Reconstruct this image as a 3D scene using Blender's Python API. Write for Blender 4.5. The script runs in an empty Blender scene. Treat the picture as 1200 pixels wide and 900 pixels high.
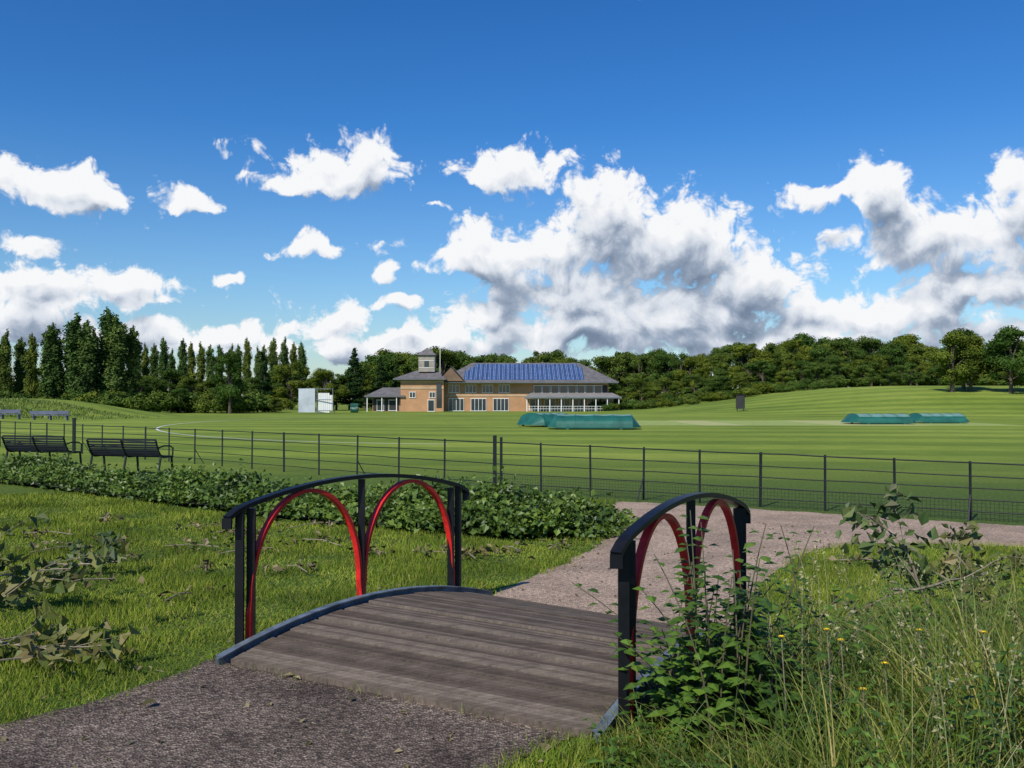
import bpy, math, numpy as np
from mathutils import Vector
R=np.random.default_rng(7)
sc=bpy.context.scene
sc.view_settings.view_transform='Standard'; sc.view_settings.look='None'; sc.view_settings.exposure=0

# ------------------------------------------------------------ mesh helpers
class B:
    def __init__(s): s.V=[];s.F=[];s.M=[];s.n=0
    def add(s,V,F,mi=0):
        V=np.asarray(V,float).reshape(-1,3);F=np.asarray(F,int).reshape(-1,4)
        s.V.append(V);s.F.append(F+s.n);s.M.append(np.full(len(F),mi));s.n+=len(V)
    def box(s,c,d,mi=0,ang=0):
        c=np.array(c,float);d=np.array(d,float)/2
        v=np.array([[x,y,z] for z in(-1,1) for y in(-1,1) for x in(-1,1)],float)*d
        ca,sa=math.cos(ang),math.sin(ang)
        v=np.stack([v[:,0]*ca-v[:,1]*sa,v[:,0]*sa+v[:,1]*ca,v[:,2]],1)+c
        s.add(v,[[0,2,3,1],[4,5,7,6],[0,1,5,4],[2,6,7,3],[0,4,6,2],[1,3,7,5]],mi)
    def bar(s,a,b,w,h,mi=0):
        a=np.array(a,float);b=np.array(b,float);t=b-a;t/=np.linalg.norm(t)
        up=np.array([0,0,1.]) if abs(t[2])<.95 else np.array([0,1.,0])
        sd=np.cross(t,up);sd/=np.linalg.norm(sd);u=np.cross(sd,t)
        V=[]
        for p in(a,b):
            for i,j in((-1,-1),(1,-1),(1,1),(-1,1)): V.append(p+sd*i*w/2+u*j*h/2)
        s.add(V,[[0,1,2,3],[7,6,5,4],[0,4,5,1],[1,5,6,2],[2,6,7,3],[3,7,4,0]],mi)
    def tube(s,P,r,n=8,mi=0,flat=None):
        P=np.array(P,float);m=len(P);r=np.broadcast_to(np.array(r,float),(m,))
        V=[];T=np.gradient(P,axis=0)
        for i in range(m):
            t=T[i]/(np.linalg.norm(T[i])+1e-9)
            ref=np.array([0,0,1.]) if abs(t[2])<.9 else np.array([1.,0,0])
            if flat is not None: ref=np.array(flat,float)
            a=np.cross(t,ref);a/=np.linalg.norm(a)+1e-9;b=np.cross(t,a)
            k=np.arange(n)/n*2*math.pi
            V.append(P[i]+r[i]*(np.cos(k)[:,None]*a+np.sin(k)[:,None]*b))
        V=np.concatenate(V);F=[]
        for i in range(m-1):
            for k in range(n):
                k2=(k+1)%n;F.append([i*n+k,i*n+k2,(i+1)*n+k2,(i+1)*n+k])
        s.add(V,F,mi)
        if n==8:
            for o in(0,(m-1)*n): s.add(V[o:o+8],[[0,1,2,3],[0,3,4,7],[4,5,6,7]],mi)
    def strip(s,P,w,h,side,mi=0):
        P=np.array(P,float);m=len(P);T=np.gradient(P,axis=0);V=[]
        sd=np.array(side,float)
        for i in range(m):
            t=T[i]/np.linalg.norm(T[i]);u=np.cross(sd,t);u/=np.linalg.norm(u)
            for a,b in((-1,-1),(1,-1),(1,1),(-1,1)): V.append(P[i]+sd*a*w/2+u*b*h/2)
        F=[]
        for i in range(m-1):
            for k in range(4):
                k2=(k+1)%4;F.append([i*4+k,i*4+k2,(i+1)*4+k2,(i+1)*4+k])
        F+= [[0,1,2,3],[4*m-1,4*m-2,4*m-3,4*m-4]]
        s.add(V,F,mi)
    def ell(s,c,r,mi=0,nu=10,nv=6,seed=0,amp=.15):
        g=np.random.default_rng(seed);V=[]
        for j in range(nv+1):
            th=math.pi*(j+.02)/(nv+.04)
            for i in range(nu):
                ph=2*math.pi*i/nu;q=1+amp*g.normal()
                V.append([c[0]+r[0]*q*math.sin(th)*math.cos(ph),c[1]+r[1]*q*math.sin(th)*math.sin(ph),c[2]+r[2]*q*math.cos(th)])
        F=[[j*nu+i,(j+1)*nu+i,(j+1)*nu+(i+1)%nu,j*nu+(i+1)%nu] for j in range(nv) for i in range(nu)]
        s.add(V,F,mi)
    def leaves(s,P,N,size,aspect=.6,mi=0,rng=R,fold=.15):
        n=len(P);N=N/(np.linalg.norm(N,axis=1)[:,None]+1e-9)
        A=rng.normal(size=(n,3));A-=N*(A*N).sum(1)[:,None];A/=np.linalg.norm(A,axis=1)[:,None]+1e-9
        C=np.cross(N,A);sz=(np.broadcast_to(size,(n,))*rng.uniform(.6,1.3,n))[:,None]
        V=np.stack([P-A*sz*.5,P+C*sz*aspect*.5-A*sz*.05+N*sz*fold,P+A*sz*.5-N*sz*fold*.5,P-C*sz*aspect*.5-A*sz*.05+N*sz*fold],1)
        s.add(V.reshape(-1,3),np.arange(n*4).reshape(n,4),mi)
    def ribbons(s,P,H,W,L,k=3,mi=0,rng=R):
        n=len(P);a=rng.uniform(0,math.pi,n);sd=np.stack([np.cos(a),np.sin(a),0*a],1)
        V=[]
        for i in range(k+1):
            t=i/k;w=W*(1-t)**.7*.5+.0002
            c=P+np.stack([L[:,0]*t*t,L[:,1]*t*t,H*(t-.12*t*t*t)],1)
            V.append(c-sd*w[:,None]);V.append(c+sd*w[:,None])
        V=np.stack(V,1);m=2*(k+1)
        F=np.array([[2*i,2*i+1,2*i+3,2*i+2] for i in range(k)])
        F=(np.arange(n)[:,None,None]*m+F[None]).reshape(-1,4)
        s.add(V.reshape(-1,3),F,mi)
    def mesh(s,name,mats,smooth=False):
        V=np.concatenate(s.V).astype(np.float32);F=np.concatenate(s.F).astype(np.int32);M=np.concatenate(s.M).astype(np.int32)
        me=bpy.data.meshes.new(name)
        me.vertices.add(len(V));me.vertices.foreach_set('co',V.ravel())
        me.loops.add(F.size);me.loops.foreach_set('vertex_index',F.ravel())
        me.polygons.add(len(F));me.polygons.foreach_set('loop_start',np.arange(0,F.size,4,dtype=np.int32))
        me.polygons.foreach_set('material_index',M)
        me.polygons.foreach_set('use_smooth',np.full(len(F),smooth))
        for m in mats: me.materials.append(m)
        me.update(calc_edges=True)
        return me
    def obj(s,name,mats,parent=None,smooth=False,loc=None):
        o=bpy.data.objects.new(name,s.mesh(name,mats,smooth));sc.collection.objects.link(o)
        if parent: o.parent=parent
        if loc: o.location=loc
        return o
def empty(name,loc=(0,0,0)):
    o=bpy.data.objects.new(name,None);o.location=loc;o.empty_display_size=.2;sc.collection.objects.link(o);return o
def inst(name,me,loc,scale=(1,1,1),rz=0,parent=None):
    o=bpy.data.objects.new(name,me);o.location=loc;o.scale=scale;o.rotation_euler=(0,0,rz);sc.collection.objects.link(o)
    if parent:o.parent=parent
    return o

# ------------------------------------------------------------ materials
def newmat(name):
    m=bpy.data.materials.new(name);m.use_nodes=True;nt=m.node_tree
    return m,nt,nt.nodes['Principled BSDF']
def ramp(nt,fac,cols,pos=None):
    r=nt.nodes.new('ShaderNodeValToRGB');e=r.color_ramp.elements
    n=len(cols)
    if pos is None: pos=[i/(n-1) for i in range(n)]
    while len(e)<n:e.new(.5)
    for i in range(n): e[i].position=pos[i];e[i].color=(*cols[i],1)
    nt.links.new(fac,r.inputs[0]);return r.outputs[0]
def noise(nt,scale,detail=4,rough=.55,vec=None):
    n=nt.nodes.new('ShaderNodeTexNoise');n.inputs['Scale'].default_value=scale;n.inputs['Detail'].default_value=detail;n.inputs['Roughness'].default_value=rough
    if vec is None:
        g=nt.nodes.new('ShaderNodeNewGeometry');vec=g.outputs['Position']
    nt.links.new(vec,n.inputs['Vector']);return n.outputs['Fac']
def mix(nt,f,a,b,mode='MIX'):
    m=nt.nodes.new('ShaderNodeMix');m.data_type='RGBA';m.blend_type=mode
    for s,v in((m.inputs[0],f),(m.inputs[6],a),(m.inputs[7],b)):
        if isinstance(v,(int,float)): s.default_value=v
        elif isinstance(v,tuple): s.default_value=(*v,1)
        else: nt.links.new(v,s)
    return m.outputs[2]
def bump(nt,h,st,dist,b):
    n=nt.nodes.new('ShaderNodeBump');n.inputs['Strength'].default_value=st;n.inputs['Distance'].default_value=dist
    nt.links.new(h,n.inputs['Height']);nt.links.new(n.outputs[0],b.inputs['Normal'])
def plain(name,c,rough=.6,var=.15,scale=3,metal=0,spec=.5,bmp=0):
    m,nt,b=newmat(name);f=noise(nt,scale,3)
    lo=tuple(x*(1-var) for x in c);hi=tuple(x*(1+var) for x in c)
    nt.links.new(ramp(nt,f,[lo,hi],[.3,.7]),b.inputs['Base Color'])
    b.inputs['Roughness'].default_value=rough;b.inputs['Metallic'].default_value=metal
    b.inputs['Specular IOR Level'].default_value=spec
    if bmp: bump(nt,noise(nt,scale*20,3),.4,bmp,b)
    return m
def leafmat(name,cols,nscale=.6,trans=.3,rough=.55,spec=.3,gain=1.0):
    m,nt,b=newmat(name)
    cols=[tuple(x*gain for x in c) for c in cols]
    g=nt.nodes.new('ShaderNodeNewGeometry');oi=nt.nodes.new('ShaderNodeObjectInfo')
    c1=ramp(nt,g.outputs['Random Per Island'],cols)
    nf=noise(nt,nscale,1,.6)
    dk=ramp(nt,nf,[(.6,.65,.6),(1.3,1.25,1.1)],[.35,.65])
    c=mix(nt,1.0,c1,dk,'MULTIPLY')
    ov=ramp(nt,oi.outputs['Random'],[(.65,.8,.8),(1.0,1.0,1.0),(1.45,1.15,.75)])
    c=mix(nt,1.0,c,ov,'MULTIPLY')
    if trans<=0:   # distant / very small foliage: matt diffuse
        d=nt.nodes.new('ShaderNodeBsdfDiffuse');nt.links.new(c,d.inputs[0]);nt.links.new(d.outputs[0],nt.nodes['Material Output'].inputs[0]);nt.nodes.remove(b);return m
    nt.links.new(c,b.inputs['Base Color']);b.inputs['Roughness'].default_value=rough;b.inputs['Specular IOR Level'].default_value=spec
    t=nt.nodes.new('ShaderNodeBsdfTranslucent');nt.links.new(c,t.inputs[0])
    ms=nt.nodes.new('ShaderNodeMixShader');ms.inputs[0].default_value=trans
    nt.links.new(b.outputs[0],ms.inputs[1]);nt.links.new(t.outputs[0],ms.inputs[2])
    nt.links.new(ms.outputs[0],nt.nodes['Material Output'].inputs[0])
    return m

M_bark=plain('bark',(.09,.07,.05),.9,.4,6)
M_tree=leafmat('tree_foliage',[(.045,.080,.018),(.075,.120,.026),(.11,.155,.038)],.35,0)
M_poplar=leafmat('poplar_foliage',[(.05,.088,.026),(.08,.128,.037),(.12,.165,.05)],.3,0)
M_conifer=leafmat('conifer_foliage',[(.016,.036,.014),(.026,.052,.018),(.04,.07,.022)],.5,0)
M_hedge=leafmat('hedge_leaves',[(.04,.085,.015),(.075,.14,.024),(.12,.19,.035)],1.5,.2,.45,.4)
M_lawnb=leafmat('lawn_blades',[(.085,.145,.018),(.125,.20,.026),(.17,.245,.038),(.27,.27,.09)],.9,0)
M_tall=leafmat('tall_grass',[(.06,.105,.015),(.10,.165,.024),(.155,.225,.042),(.34,.31,.14)],1.2,.3)
M_weed=leafmat('weed_leaves',[(.045,.095,.014),(.085,.16,.021),(.135,.22,.032)],2,.3,.45,.4)
M_wilt=leafmat('wilted_leaves',[(.06,.10,.03),(.10,.14,.045),(.14,.16,.06),(.20,.18,.11)],2,.2)
M_dead=leafmat('dead_leaves',[(.10,.085,.04),(.15,.125,.07),(.26,.21,.14)],2,0)
M_twig=plain('twig_bark',(.22,.18,.13),.9,.4,20)
M_navy=plain('black_painted_steel',(.0065,.007,.009),.42,.3,14,spec=.3)
M_blue=plain('worn_steel_edge',(.12,.145,.175),.5,.5,9,metal=.2)
M_red=plain('red_painted_steel',(.58,.020,.018),.42,.25,12,spec=.3)
M_fence=plain('fence_paint',(.010,.013,.015),.55,.3,5,spec=.3)
M_white=plain('white_paint',(.72,.72,.70),.6,.06,2)

def groundmat():
    m,nt,b=newmat('grass_ground')
    g=nt.nodes.new('ShaderNodeNewGeometry');pos=g.outputs['Position']
    sx=nt.nodes.new('ShaderNodeSeparateXYZ');nt.links.new(pos,sx.inputs[0])
    n1=noise(nt,.05,4,.6);n2=noise(nt,.9,4,.65);n3=noise(nt,14,4,.7)
    c=ramp(nt,n1,[(.135,.195,.028),(.185,.25,.036),(.235,.295,.05)],[.35,.5,.65])
    c=mix(nt,.55,c,mix(nt,1.0,c,ramp(nt,n2,[(.7,.76,.7),(1.25,1.18,1.2)],[.3,.7]),'MULTIPLY'))
    c=mix(nt,.8,c,mix(nt,1.0,c,ramp(nt,n3,[(.55,.62,.55),(1.35,1.25,1.3)],[.3,.7]),'MULTIPLY'))
    w=nt.nodes.new('ShaderNodeTexWave');w.wave_type='BANDS';w.bands_direction='Y';w.inputs['Scale'].default_value=.05;w.inputs['Distortion'].default_value=.4
    mp=nt.nodes.new('ShaderNodeMapping');mp.inputs['Rotation'].default_value=(0,0,math.radians(8));nt.links.new(pos,mp.inputs[0]);nt.links.new(mp.outputs[0],w.inputs['Vector'])
    c=mix(nt,.8,c,mix(nt,1.0,c,ramp(nt,w.outputs['Fac'],[(.76,.82,.8),(1.16,1.12,1.1)],[.42,.58]),'MULTIPLY'))
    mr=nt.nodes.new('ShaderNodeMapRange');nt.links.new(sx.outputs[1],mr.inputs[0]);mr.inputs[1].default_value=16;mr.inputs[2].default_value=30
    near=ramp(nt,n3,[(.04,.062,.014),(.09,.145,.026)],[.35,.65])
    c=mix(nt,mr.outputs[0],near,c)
    nt.links.new(c,b.inputs['Base Color']);b.inputs['Roughness'].default_value=.9;b.inputs['Specular IOR Level'].default_value=.1
    bump(nt,n3,.5,.03,b);return m
M_ground=groundmat()
def gravelmat(name,cols,dark):
    m,nt,b=newmat(name)
    g=nt.nodes.new('ShaderNodeNewGeometry')
    v=nt.nodes.new('ShaderNodeTexVoronoi');v.inputs['Scale'].default_value=70;nt.links.new(g.outputs['Position'],v.inputs['Vector'])
    sp=nt.nodes.new('ShaderNodeSeparateColor');nt.links.new(v.outputs['Color'],sp.inputs[0])
    c=ramp(nt,sp.outputs[0],cols)
    big=noise(nt,1.3,4,.65)
    c=mix(nt,1.0,c,ramp(nt,big,[dark,(1.15,1.12,1.1)],[.35,.62]),'MULTIPLY')
    fine=noise(nt,30,3,.7)
    c=mix(nt,1.0,c,ramp(nt,fine,[(.65,.65,.65),(1.25,1.25,1.25)],[.35,.65]),'MULTIPLY')
    nt.links.new(c,b.inputs['Base Color']);b.inputs['Roughness'].default_value=.85;b.inputs['Specular IOR Level'].default_value=.25
    bump(nt,v.outputs['Distance'],1.0,.012,b);return m
M_path=gravelmat('pink_gravel',[(.27,.19,.135),(.40,.29,.215),(.54,.42,.32)],(.75,.74,.72))
M_asph=gravelmat('worn_asphalt',[(.06,.044,.034),(.14,.105,.08),(.30,.24,.19)],(.50,.47,.45))

# ------------------------------------------------------------ terrain
def ss(a,b,v):
    t=np.clip((np.asarray(v,float)-a)/(b-a),0,1);return t*t*(3-2*t)
def hz(x,y):
    return -.45*ss(40,165,y)+4.3*ss(88,150,y)*ss(12,62,x)+2.0*ss(-36,-50,x)*np.exp(-((np.asarray(y)-100)/14.)**2)
xs=np.concatenate([np.linspace(-2500,-160,14),np.linspace(-150,150,121),np.linspace(160,2500,14)])
ys=np.concatenate([np.linspace(-400,-20,8),np.linspace(-10,260,109),np.linspace(280,3500,18)])
X,Y=np.meshgrid(xs,ys);Z=hz(X,Y);nx=len(xs)
b=B();F=[[j*nx+i,j*nx+i+1,(j+1)*nx+i+1,(j+1)*nx+i] for j in range(len(ys)-1) for i in range(nx-1)]
b.add(np.stack([X,Y,Z],2).reshape(-1,3),F);b.obj('ground',[M_ground],smooth=True)

def poly_sheet(name,pts,z,mat,jit=.03,step=.12):
    pts=np.array(pts,float);out=[]
    for i in range(len(pts)):
        a,c=pts[i],pts[(i+1)%len(pts)];k=max(1,int(np.linalg.norm(c-a)/step))
        for j in range(k): out.append(a+(c-a)*j/k)
    out=np.array(out);out+=R.normal(size=out.shape)*jit
    import bmesh
    bm=bmesh.new();vs=[bm.verts.new((p[0],p[1],z)) for p in out];f=bm.faces.new(vs);
    if f.normal.z<0: f.normal_flip()
    bmesh.ops.triangulate(bm,faces=[f]);bmesh.ops.recalc_face_normals(bm,faces=bm.faces)
    me=bpy.data.meshes.new(name);bm.to_mesh(me);bm.free();me.materials.append(mat)
    o=bpy.data.objects.new(name,me);sc.collection.objects.link(o);return pts
def smooth_poly(pts,it=2):
    p=np.array(pts,float)
    for _ in range(it):
        q=np.roll(p,-1,0);p=np.stack([.75*p+.25*q,.25*p+.75*q],1).reshape(-1,2)
    return p
near_path=smooth_poly([(-1.95,6.35),(-2.05,5.75),(-2.75,4.75),(-4.6,2.2),(-8,-2),(-5,-5),(-2.2,-1),(-1.0,2.4),(-.1,4.2),(.2,4.72),(.62,4.75),(.55,5.6),(-.6,6.3)],2)
far_path=smooth_poly([(-.45,7.3),(-.15,8.3),(.45,9.5),(1.25,11.6),(1.6,13.6),(1.6,15.75),(2.4,15.45),(7.2,12.35),(14,8.0),(26,0.4),(25,-2.0),(13.2,6.3),(6.6,10.5),(4.9,11.2),(3.6,10.9),(2.75,9.6),(2.0,8.0),(1.55,6.6),(.9,6.6)],2)
poly_sheet('foreground_path',near_path,.006,M_asph,.03)
poly_sheet('gravel_path',far_path,.004,M_path,.03)
M_pitch=plain('mown_pitch',(.26,.32,.07),.9,.12,1.2);M_pitch2=plain('dry_pitch',(.36,.37,.13),.9,.12,1.2)
b=B()
for i in range(9):
    x=8+i*3.1;b.box((x,67,float(hz(x,67))+.0),(3.05,21,.03),1 if i in(2,5,6) else 0)
b.obj('cricket_square',[M_pitch,M_pitch2])

def inpoly(P,poly):
    x,y=P[:,0],P[:,1];ins=np.zeros(len(P),bool);n=len(poly);j=n-1
    for i in range(n):
        xi,yi=poly[i];xj,yj=poly[j]
        c=((yi>y)!=(yj>y))&(x<(xj-xi)*(y-yi)/(yj-yi+1e-12)+xi);ins^=c;j=i
    return ins
bridge_poly=np.array([(-1.85,6.03),(.43,4.68),(1.65,6.6),(-.25,8.0)])

# ------------------------------------------------------------ footbridge
br=empty('footbridge')
NL=np.array([-1.70,6.20]);NR=np.array([.52,4.85]);FL=np.array([-.42,7.75]);FR=np.array([1.47,6.35])
def dp(s,t): return (NL*(1-s)+FL*s)*(1-t)+(NR*(1-s)+FR*s)*t
def dz(s): return .215-.205*((s-.54)/.68)**2
M_wood,nt,bs=newmat('weathered_decking')
g=nt.nodes.new('ShaderNodeNewGeometry')
mp=nt.nodes.new('ShaderNodeMapping');mp.vector_type='POINT';mp.inputs['Rotation'].default_value=(0,0,math.radians(32));mp.inputs['Scale'].default_value=(2.5,40,10)
nt.links.new(g.outputs['Position'],mp.inputs[0])
gr=noise(nt,1.8,5,.7,mp.outputs[0])
c=ramp(nt,g.outputs['Random Per Island'],[(.065,.050,.040),(.11,.087,.070),(.165,.135,.11)])
c=mix(nt,1.0,c,ramp(nt,gr,[(.6,.6,.6),(1.35,1.32,1.3)],[.3,.7]),'MULTIPLY')
c=mix(nt,1.0,c,ramp(nt,noise(nt,6,5,.7),[(.75,.75,.74),(1.15,1.14,1.12)],[.35,.65]),'MULTIPLY')
nt.links.new(c,bs.inputs['Base Color']);bs.inputs['Roughness'].default_value=.85;bs.inputs['Specular IOR Level'].default_value=.2;bump(nt,gr,.5,.004,bs)
M_groove=plain('dark_grooves',(.022,.018,.014),1,.3,9)  # near-black bed strips showing between the plank ribs
b=B();s0,s1=-.10,1.17;npl=22
for i in range(npl):
    off=R.uniform(-.02,.02);dzr=R.normal()*.0028
    nr_=4
    for k in range(nr_):
        sa=s0+(s1-s0)*(i+.03+.90*k/nr_+.025)/npl;sb=s0+(s1-s0)*(i+.03+.90*(k+1)/nr_-.025)/npl
        ta,tb=.012+off*.3,.988+off*.3;V=[]
        for zz in(-.035,0):
            for (q,t) in((sa,ta),(sa,tb),(sb,tb),(sb,ta)):
                p=dp(q,t);V.append([p[0],p[1],dz(q)+zz+dzr])
        b.add(V,[[3,2,1,0],[4,5,6,7],[0,1,5,4],[1,2,6,5],[2,3,7,6],[3,0,4,7]])
    sa=s0+(s1-s0)*(i+.06)/npl;sb=s0+(s1-s0)*(i+.90)/npl;V=[]
    for zz in(-.036,-.009):
        for (q,t) in((sa,.014),(sa,.986),(sb,.986),(sb,.014)):
            p=dp(q,t);V.append([p[0],p[1],dz(q)+zz+dzr])
    b.add(V,[[3,2,1,0],[4,5,6,7],[0,1,5,4],[1,2,6,5],[2,3,7,6],[3,0,4,7]],1)
b.obj('deck_planks',[M_wood,M_groove],br)
b=B();vn=(NR-NL)/np.linalg.norm(NR-NL);side=np.array([vn[0],vn[1],0])
for t in(-.008,1.008):
    P=[];
    for i in range(25):
        q=s0-.02+(s1-s0+.04)*i/24;p=dp(q,t);P.append([p[0],p[1],dz(q)-.045])
    b.strip(P,.03,.15,side)
    P2=[[p[0],p[1],p[2]+.079] for p in P];b.strip(P2,.06,.008,side)
b.obj('edge_beams',[M_blue],br)
bd=B();brd=B()
def rz(s): return 1.125-.13*((s-.5)/.5)**2
for t,sg in((-.03,-1),(1.03,1)):
    for s,w in((0,.055),(.5,.045),(1,.055)):
        for o in((-.022,.022) if s!=.5 else (0,)):
            p=dp(s+o,t);bd.bar([p[0],p[1],-.05],[p[0],p[1],rz(s)-.02],.055 if s!=.5 else .05,.03)
    P=[]
    for i in range(33):
        s=-.07+1.14*i/32;p=dp(s,t);z=rz(s)-(.03*((max(0,-s)+max(0,s-1))/.07)**2);P.append([p[0],p[1],z])
    bd.strip(P,.062,.028,side)
    for e in(0,-1): bd.bar(P[e],[P[e][0],P[e][1],P[e][2]-.07],.062,.03)
    for a0,a1 in((.02,.49),(.51,.98)):
        P=[]
        for i in range(29):
            k=i/28;th=math.pi*(1-k)
            s=(a0+a1)/2+(a1-a0)/2*math.cos(th)
            top=rz((a0+a1)/2)-.035;spring=.36
            z=spring+(top-spring)*math.sin(th)**.95
            p=dp(s,t);P.append([p[0],p[1],z])
        pa=dp(a0-.005,t);pb=dp(a1+.005,t)
        P=[[pa[0],pa[1],dz(a0)-.02],[pa[0],pa[1],.28]]+P+[[pb[0],pb[1],.28],[pb[0],pb[1],dz(a1)-.02]]
        brd.strip(P,.045,.026,side)
bd.obj('handrails_and_posts',[M_navy],br);brd.obj('red_arches',[M_red],br)

# ------------------------------------------------------------ estate fence
fe=empty('estate_fence')
C0=np.array([-.32,17.5]);
b=B()
def fence(a,c,sp,h0,h1,nr=5,mesh=False):
    a=np.array(a);c=np.array(c);L=np.linalg.norm(c-a);n=int(L/sp);u=(c-a)/L
    for i in range(n+1):
        p=a+u*sp*i;k=i/n;h=h0+(h1-h0)*k;ln=R.normal()*.008
        b.bar([p[0],p[1],-.1],[p[0]+ln,p[1],h+.03],.035 if i%5 else .045,.012)
        if i%5==3:
            b.bar([p[0],p[1],h*.45],[p[0]+u[1]*.28,p[1]-u[0]*.28,-.03],.02,.012)
    nseg=n*2
    for r in range(nr):
        f=[.16,.36,.56,.77,1.0][r];P=[]
        for i in range(nseg+1):
            k=i/nseg;p=a+(c-a)*k;h=h0+(h1-h0)*k;P.append([p[0],p[1],h*f+R.normal()*.004])
        b.tube(P,.0085 if r<4 else .011,5)
    if mesh:
        m=int(L/.055)
        for i in range(m):
            p=a+u*.055*i;b.bar([p[0],p[1],0],[p[0],p[1],.30],.0035,.0035)
        for q in(.04,.09,.14,.19,.24,.29): b.bar([a[0],a[1],q],[c[0],c[1],q],.0035,.0035)
fence(C0,(7.03,12.9),1.0,.90,.80,mesh=True)
e=np.array([7.03,12.9]);u=(e-C0)/np.linalg.norm(e-C0)
fence(e+u*.25,e+u*18,1.0,.80,.80,mesh=True)
fence(C0,(-34,47.8),1.35,.90,.90)
b.bar([C0[0],C0[1],-.1],[C0[0],C0[1],1.03],.07,.07)
b.bar([C0[0]+.12,C0[1]-.05,-.1],[C0[0]+.12,C0[1]-.05,1.0],.05,.05)
b.bar([-13.8,29.6,-.1],[-13.8,29.6,1.12],.08,.08)
b.obj('rails_and_posts',[M_fence],fe)

# ------------------------------------------------------------ benches
def bench_mesh():
    b=B();L=1.85
    prof=[(-.36,.80),(-.31,.66),(-.25,.54),(-.20,.46),(-.10,.42),(.02,.42),(.14,.43),(.22,.41)]
    pr=np.array(prof);seg=np.linspace(0,len(pr)-1,17)
    for q in seg:
        i=min(int(q),len(pr)-2);f=q-i;p=pr[i]*(1-f)+pr[i+1]*f
        b.bar([-L/2,p[0],p[1]],[L/2,p[0],p[1]],.014 if q<4 else .036,.044 if q<4 else .014)
    for x in(-L/2,0,L/2):
        P=[[x,p[0]-.015,p[1]-.015] for p in prof];b.tube(P,.022,8)
        b.bar([x,-.20,.44],[x,-.30,0],.04,.03);b.bar([x,.17,.41],[x,.22,0],.04,.03);b.bar([x,-.32,.015],[x,.26,.015],.05,.02)
        if x!=0:
            b.tube([[x,-.29,.62],[x,-.1,.66],[x,.12,.65],[x,.22,.60],[x,.21,.42]],.018,8)
    return b.mesh('bench',[M_fence])
bm_=bench_mesh()
def bench(loc,rz):
    e=empty('park_bench',loc);e.rotation_euler=(0,0,rz);inst('bench_frame_and_slats',bm_,(0,0,0),parent=e);return e
bench((-8.65,21.4,0),math.radians(-17));bench((-11.55,23.2,0),math.radians(-17))

# ------------------------------------------------------------ hedge of ivy
hp_f=np.array([(-34,36),(-25,29.6),(-17,24),(-10.5,19.0),(-6.6,15.9),(-3.9,13.7),(-1.4,12.0),(.1,11.3),(1.0,11.6)])
hp_b=np.array([(-36,42),(-27,34.6),(-19.5,28.5),(-12.5,22.6),(-8.2,18.9),(-5.0,16.6),(-2.0,14.8),(.4,13.9),(1.35,13.0)])
def hedge_pt(k,w):
    q=k*(len(hp_f)-1);i=np.minimum(q.astype(int),len(hp_f)-2);f=(q-i)[:,None]
    a=hp_f[i]*(1-f)+hp_f[i+1]*f;c=hp_b[i]*(1-f)+hp_b[i+1]*f;return a*(1-w[:,None])+c*w[:,None]
def lump(x,y): return .5+.25*np.sin(x*1.9+y*.7)+.2*np.sin(x*4.1-y*3.3)+.15*np.sin(y*6.1+x*2.2)
hb=B();n=75000
k=1-R.random(n)**1.7;w=R.random(n)
P=hedge_pt(k,w);edge=np.clip(1-np.abs(w-.5)*2,0,1)**.45
P=P+R.normal(size=P.shape)*(.05+.14*(R.random(n)<.18))[:,None]
ht=(.12+.32*edge*(.35+1.0*lump(P[:,0],P[:,1])))*np.clip((1-k)*25,.45,1)
z=ht*R.random(n)**.35*np.where(R.random(n)<.05,1.4,1)
N=R.normal(size=(n,3))*.75+np.array([0,-.25,1.0])
hb.leaves(np.column_stack([P,z]),N,.085,.8)
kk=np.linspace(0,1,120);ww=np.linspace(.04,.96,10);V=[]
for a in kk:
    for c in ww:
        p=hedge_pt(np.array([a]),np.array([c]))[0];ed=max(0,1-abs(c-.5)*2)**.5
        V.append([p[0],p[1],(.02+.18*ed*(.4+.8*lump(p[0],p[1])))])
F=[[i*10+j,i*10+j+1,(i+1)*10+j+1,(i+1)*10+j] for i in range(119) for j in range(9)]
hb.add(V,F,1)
M_shade=plain('hedge_inner_shade',(.02,.03,.01),1,.4,8)  # mound coloured near-black to paint in the shade among the leaves
hb.obj('ivy_hedge',[M_hedge,M_shade])

# ------------------------------------------------------------ lawn blades (one mesh)
hedge_poly=np.concatenate([hp_f,hp_b[::-1]])
def scatter(n,x0,x1,y0,y1,powr=1.0):
    return np.column_stack([R.uniform(x0,x1,n),y0+(y1-y0)*R.random(n)**powr])
P=scatter(400000,-1,1,3.6,17,1.25);P[:,0]*=(P[:,1]*.60)
P=P[~inpoly(P,bridge_poly)]
jit=P+R.normal(size=P.shape)*.06
P=P[~inpoly(jit,near_path)&~inpoly(jit,far_path)&~inpoly(P,hedge_poly)]
P=P[P[:,1]<16.9-.62*(P[:,0]+.32)*(P[:,0]>-.3)]
n=len(P);den=np.sin(P[:,0]*3.1+np.sin(P[:,1]*2.3)*1.5)*np.sin(P[:,1]*2.7+np.sin(P[:,0]*1.7))
H=(.034+.022*den)*R.uniform(.5,1.7,n)*(1+.02*P[:,1]);W=R.uniform(.003,.006,n)*(.6+.09*P[:,1])
Lb=B();Lb.ribbons(np.column_stack([P,np.zeros(n)]),H,W,R.normal(size=(n,2))*.022,1)
Lb.obj('lawn_grass',[M_lawnb])

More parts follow.
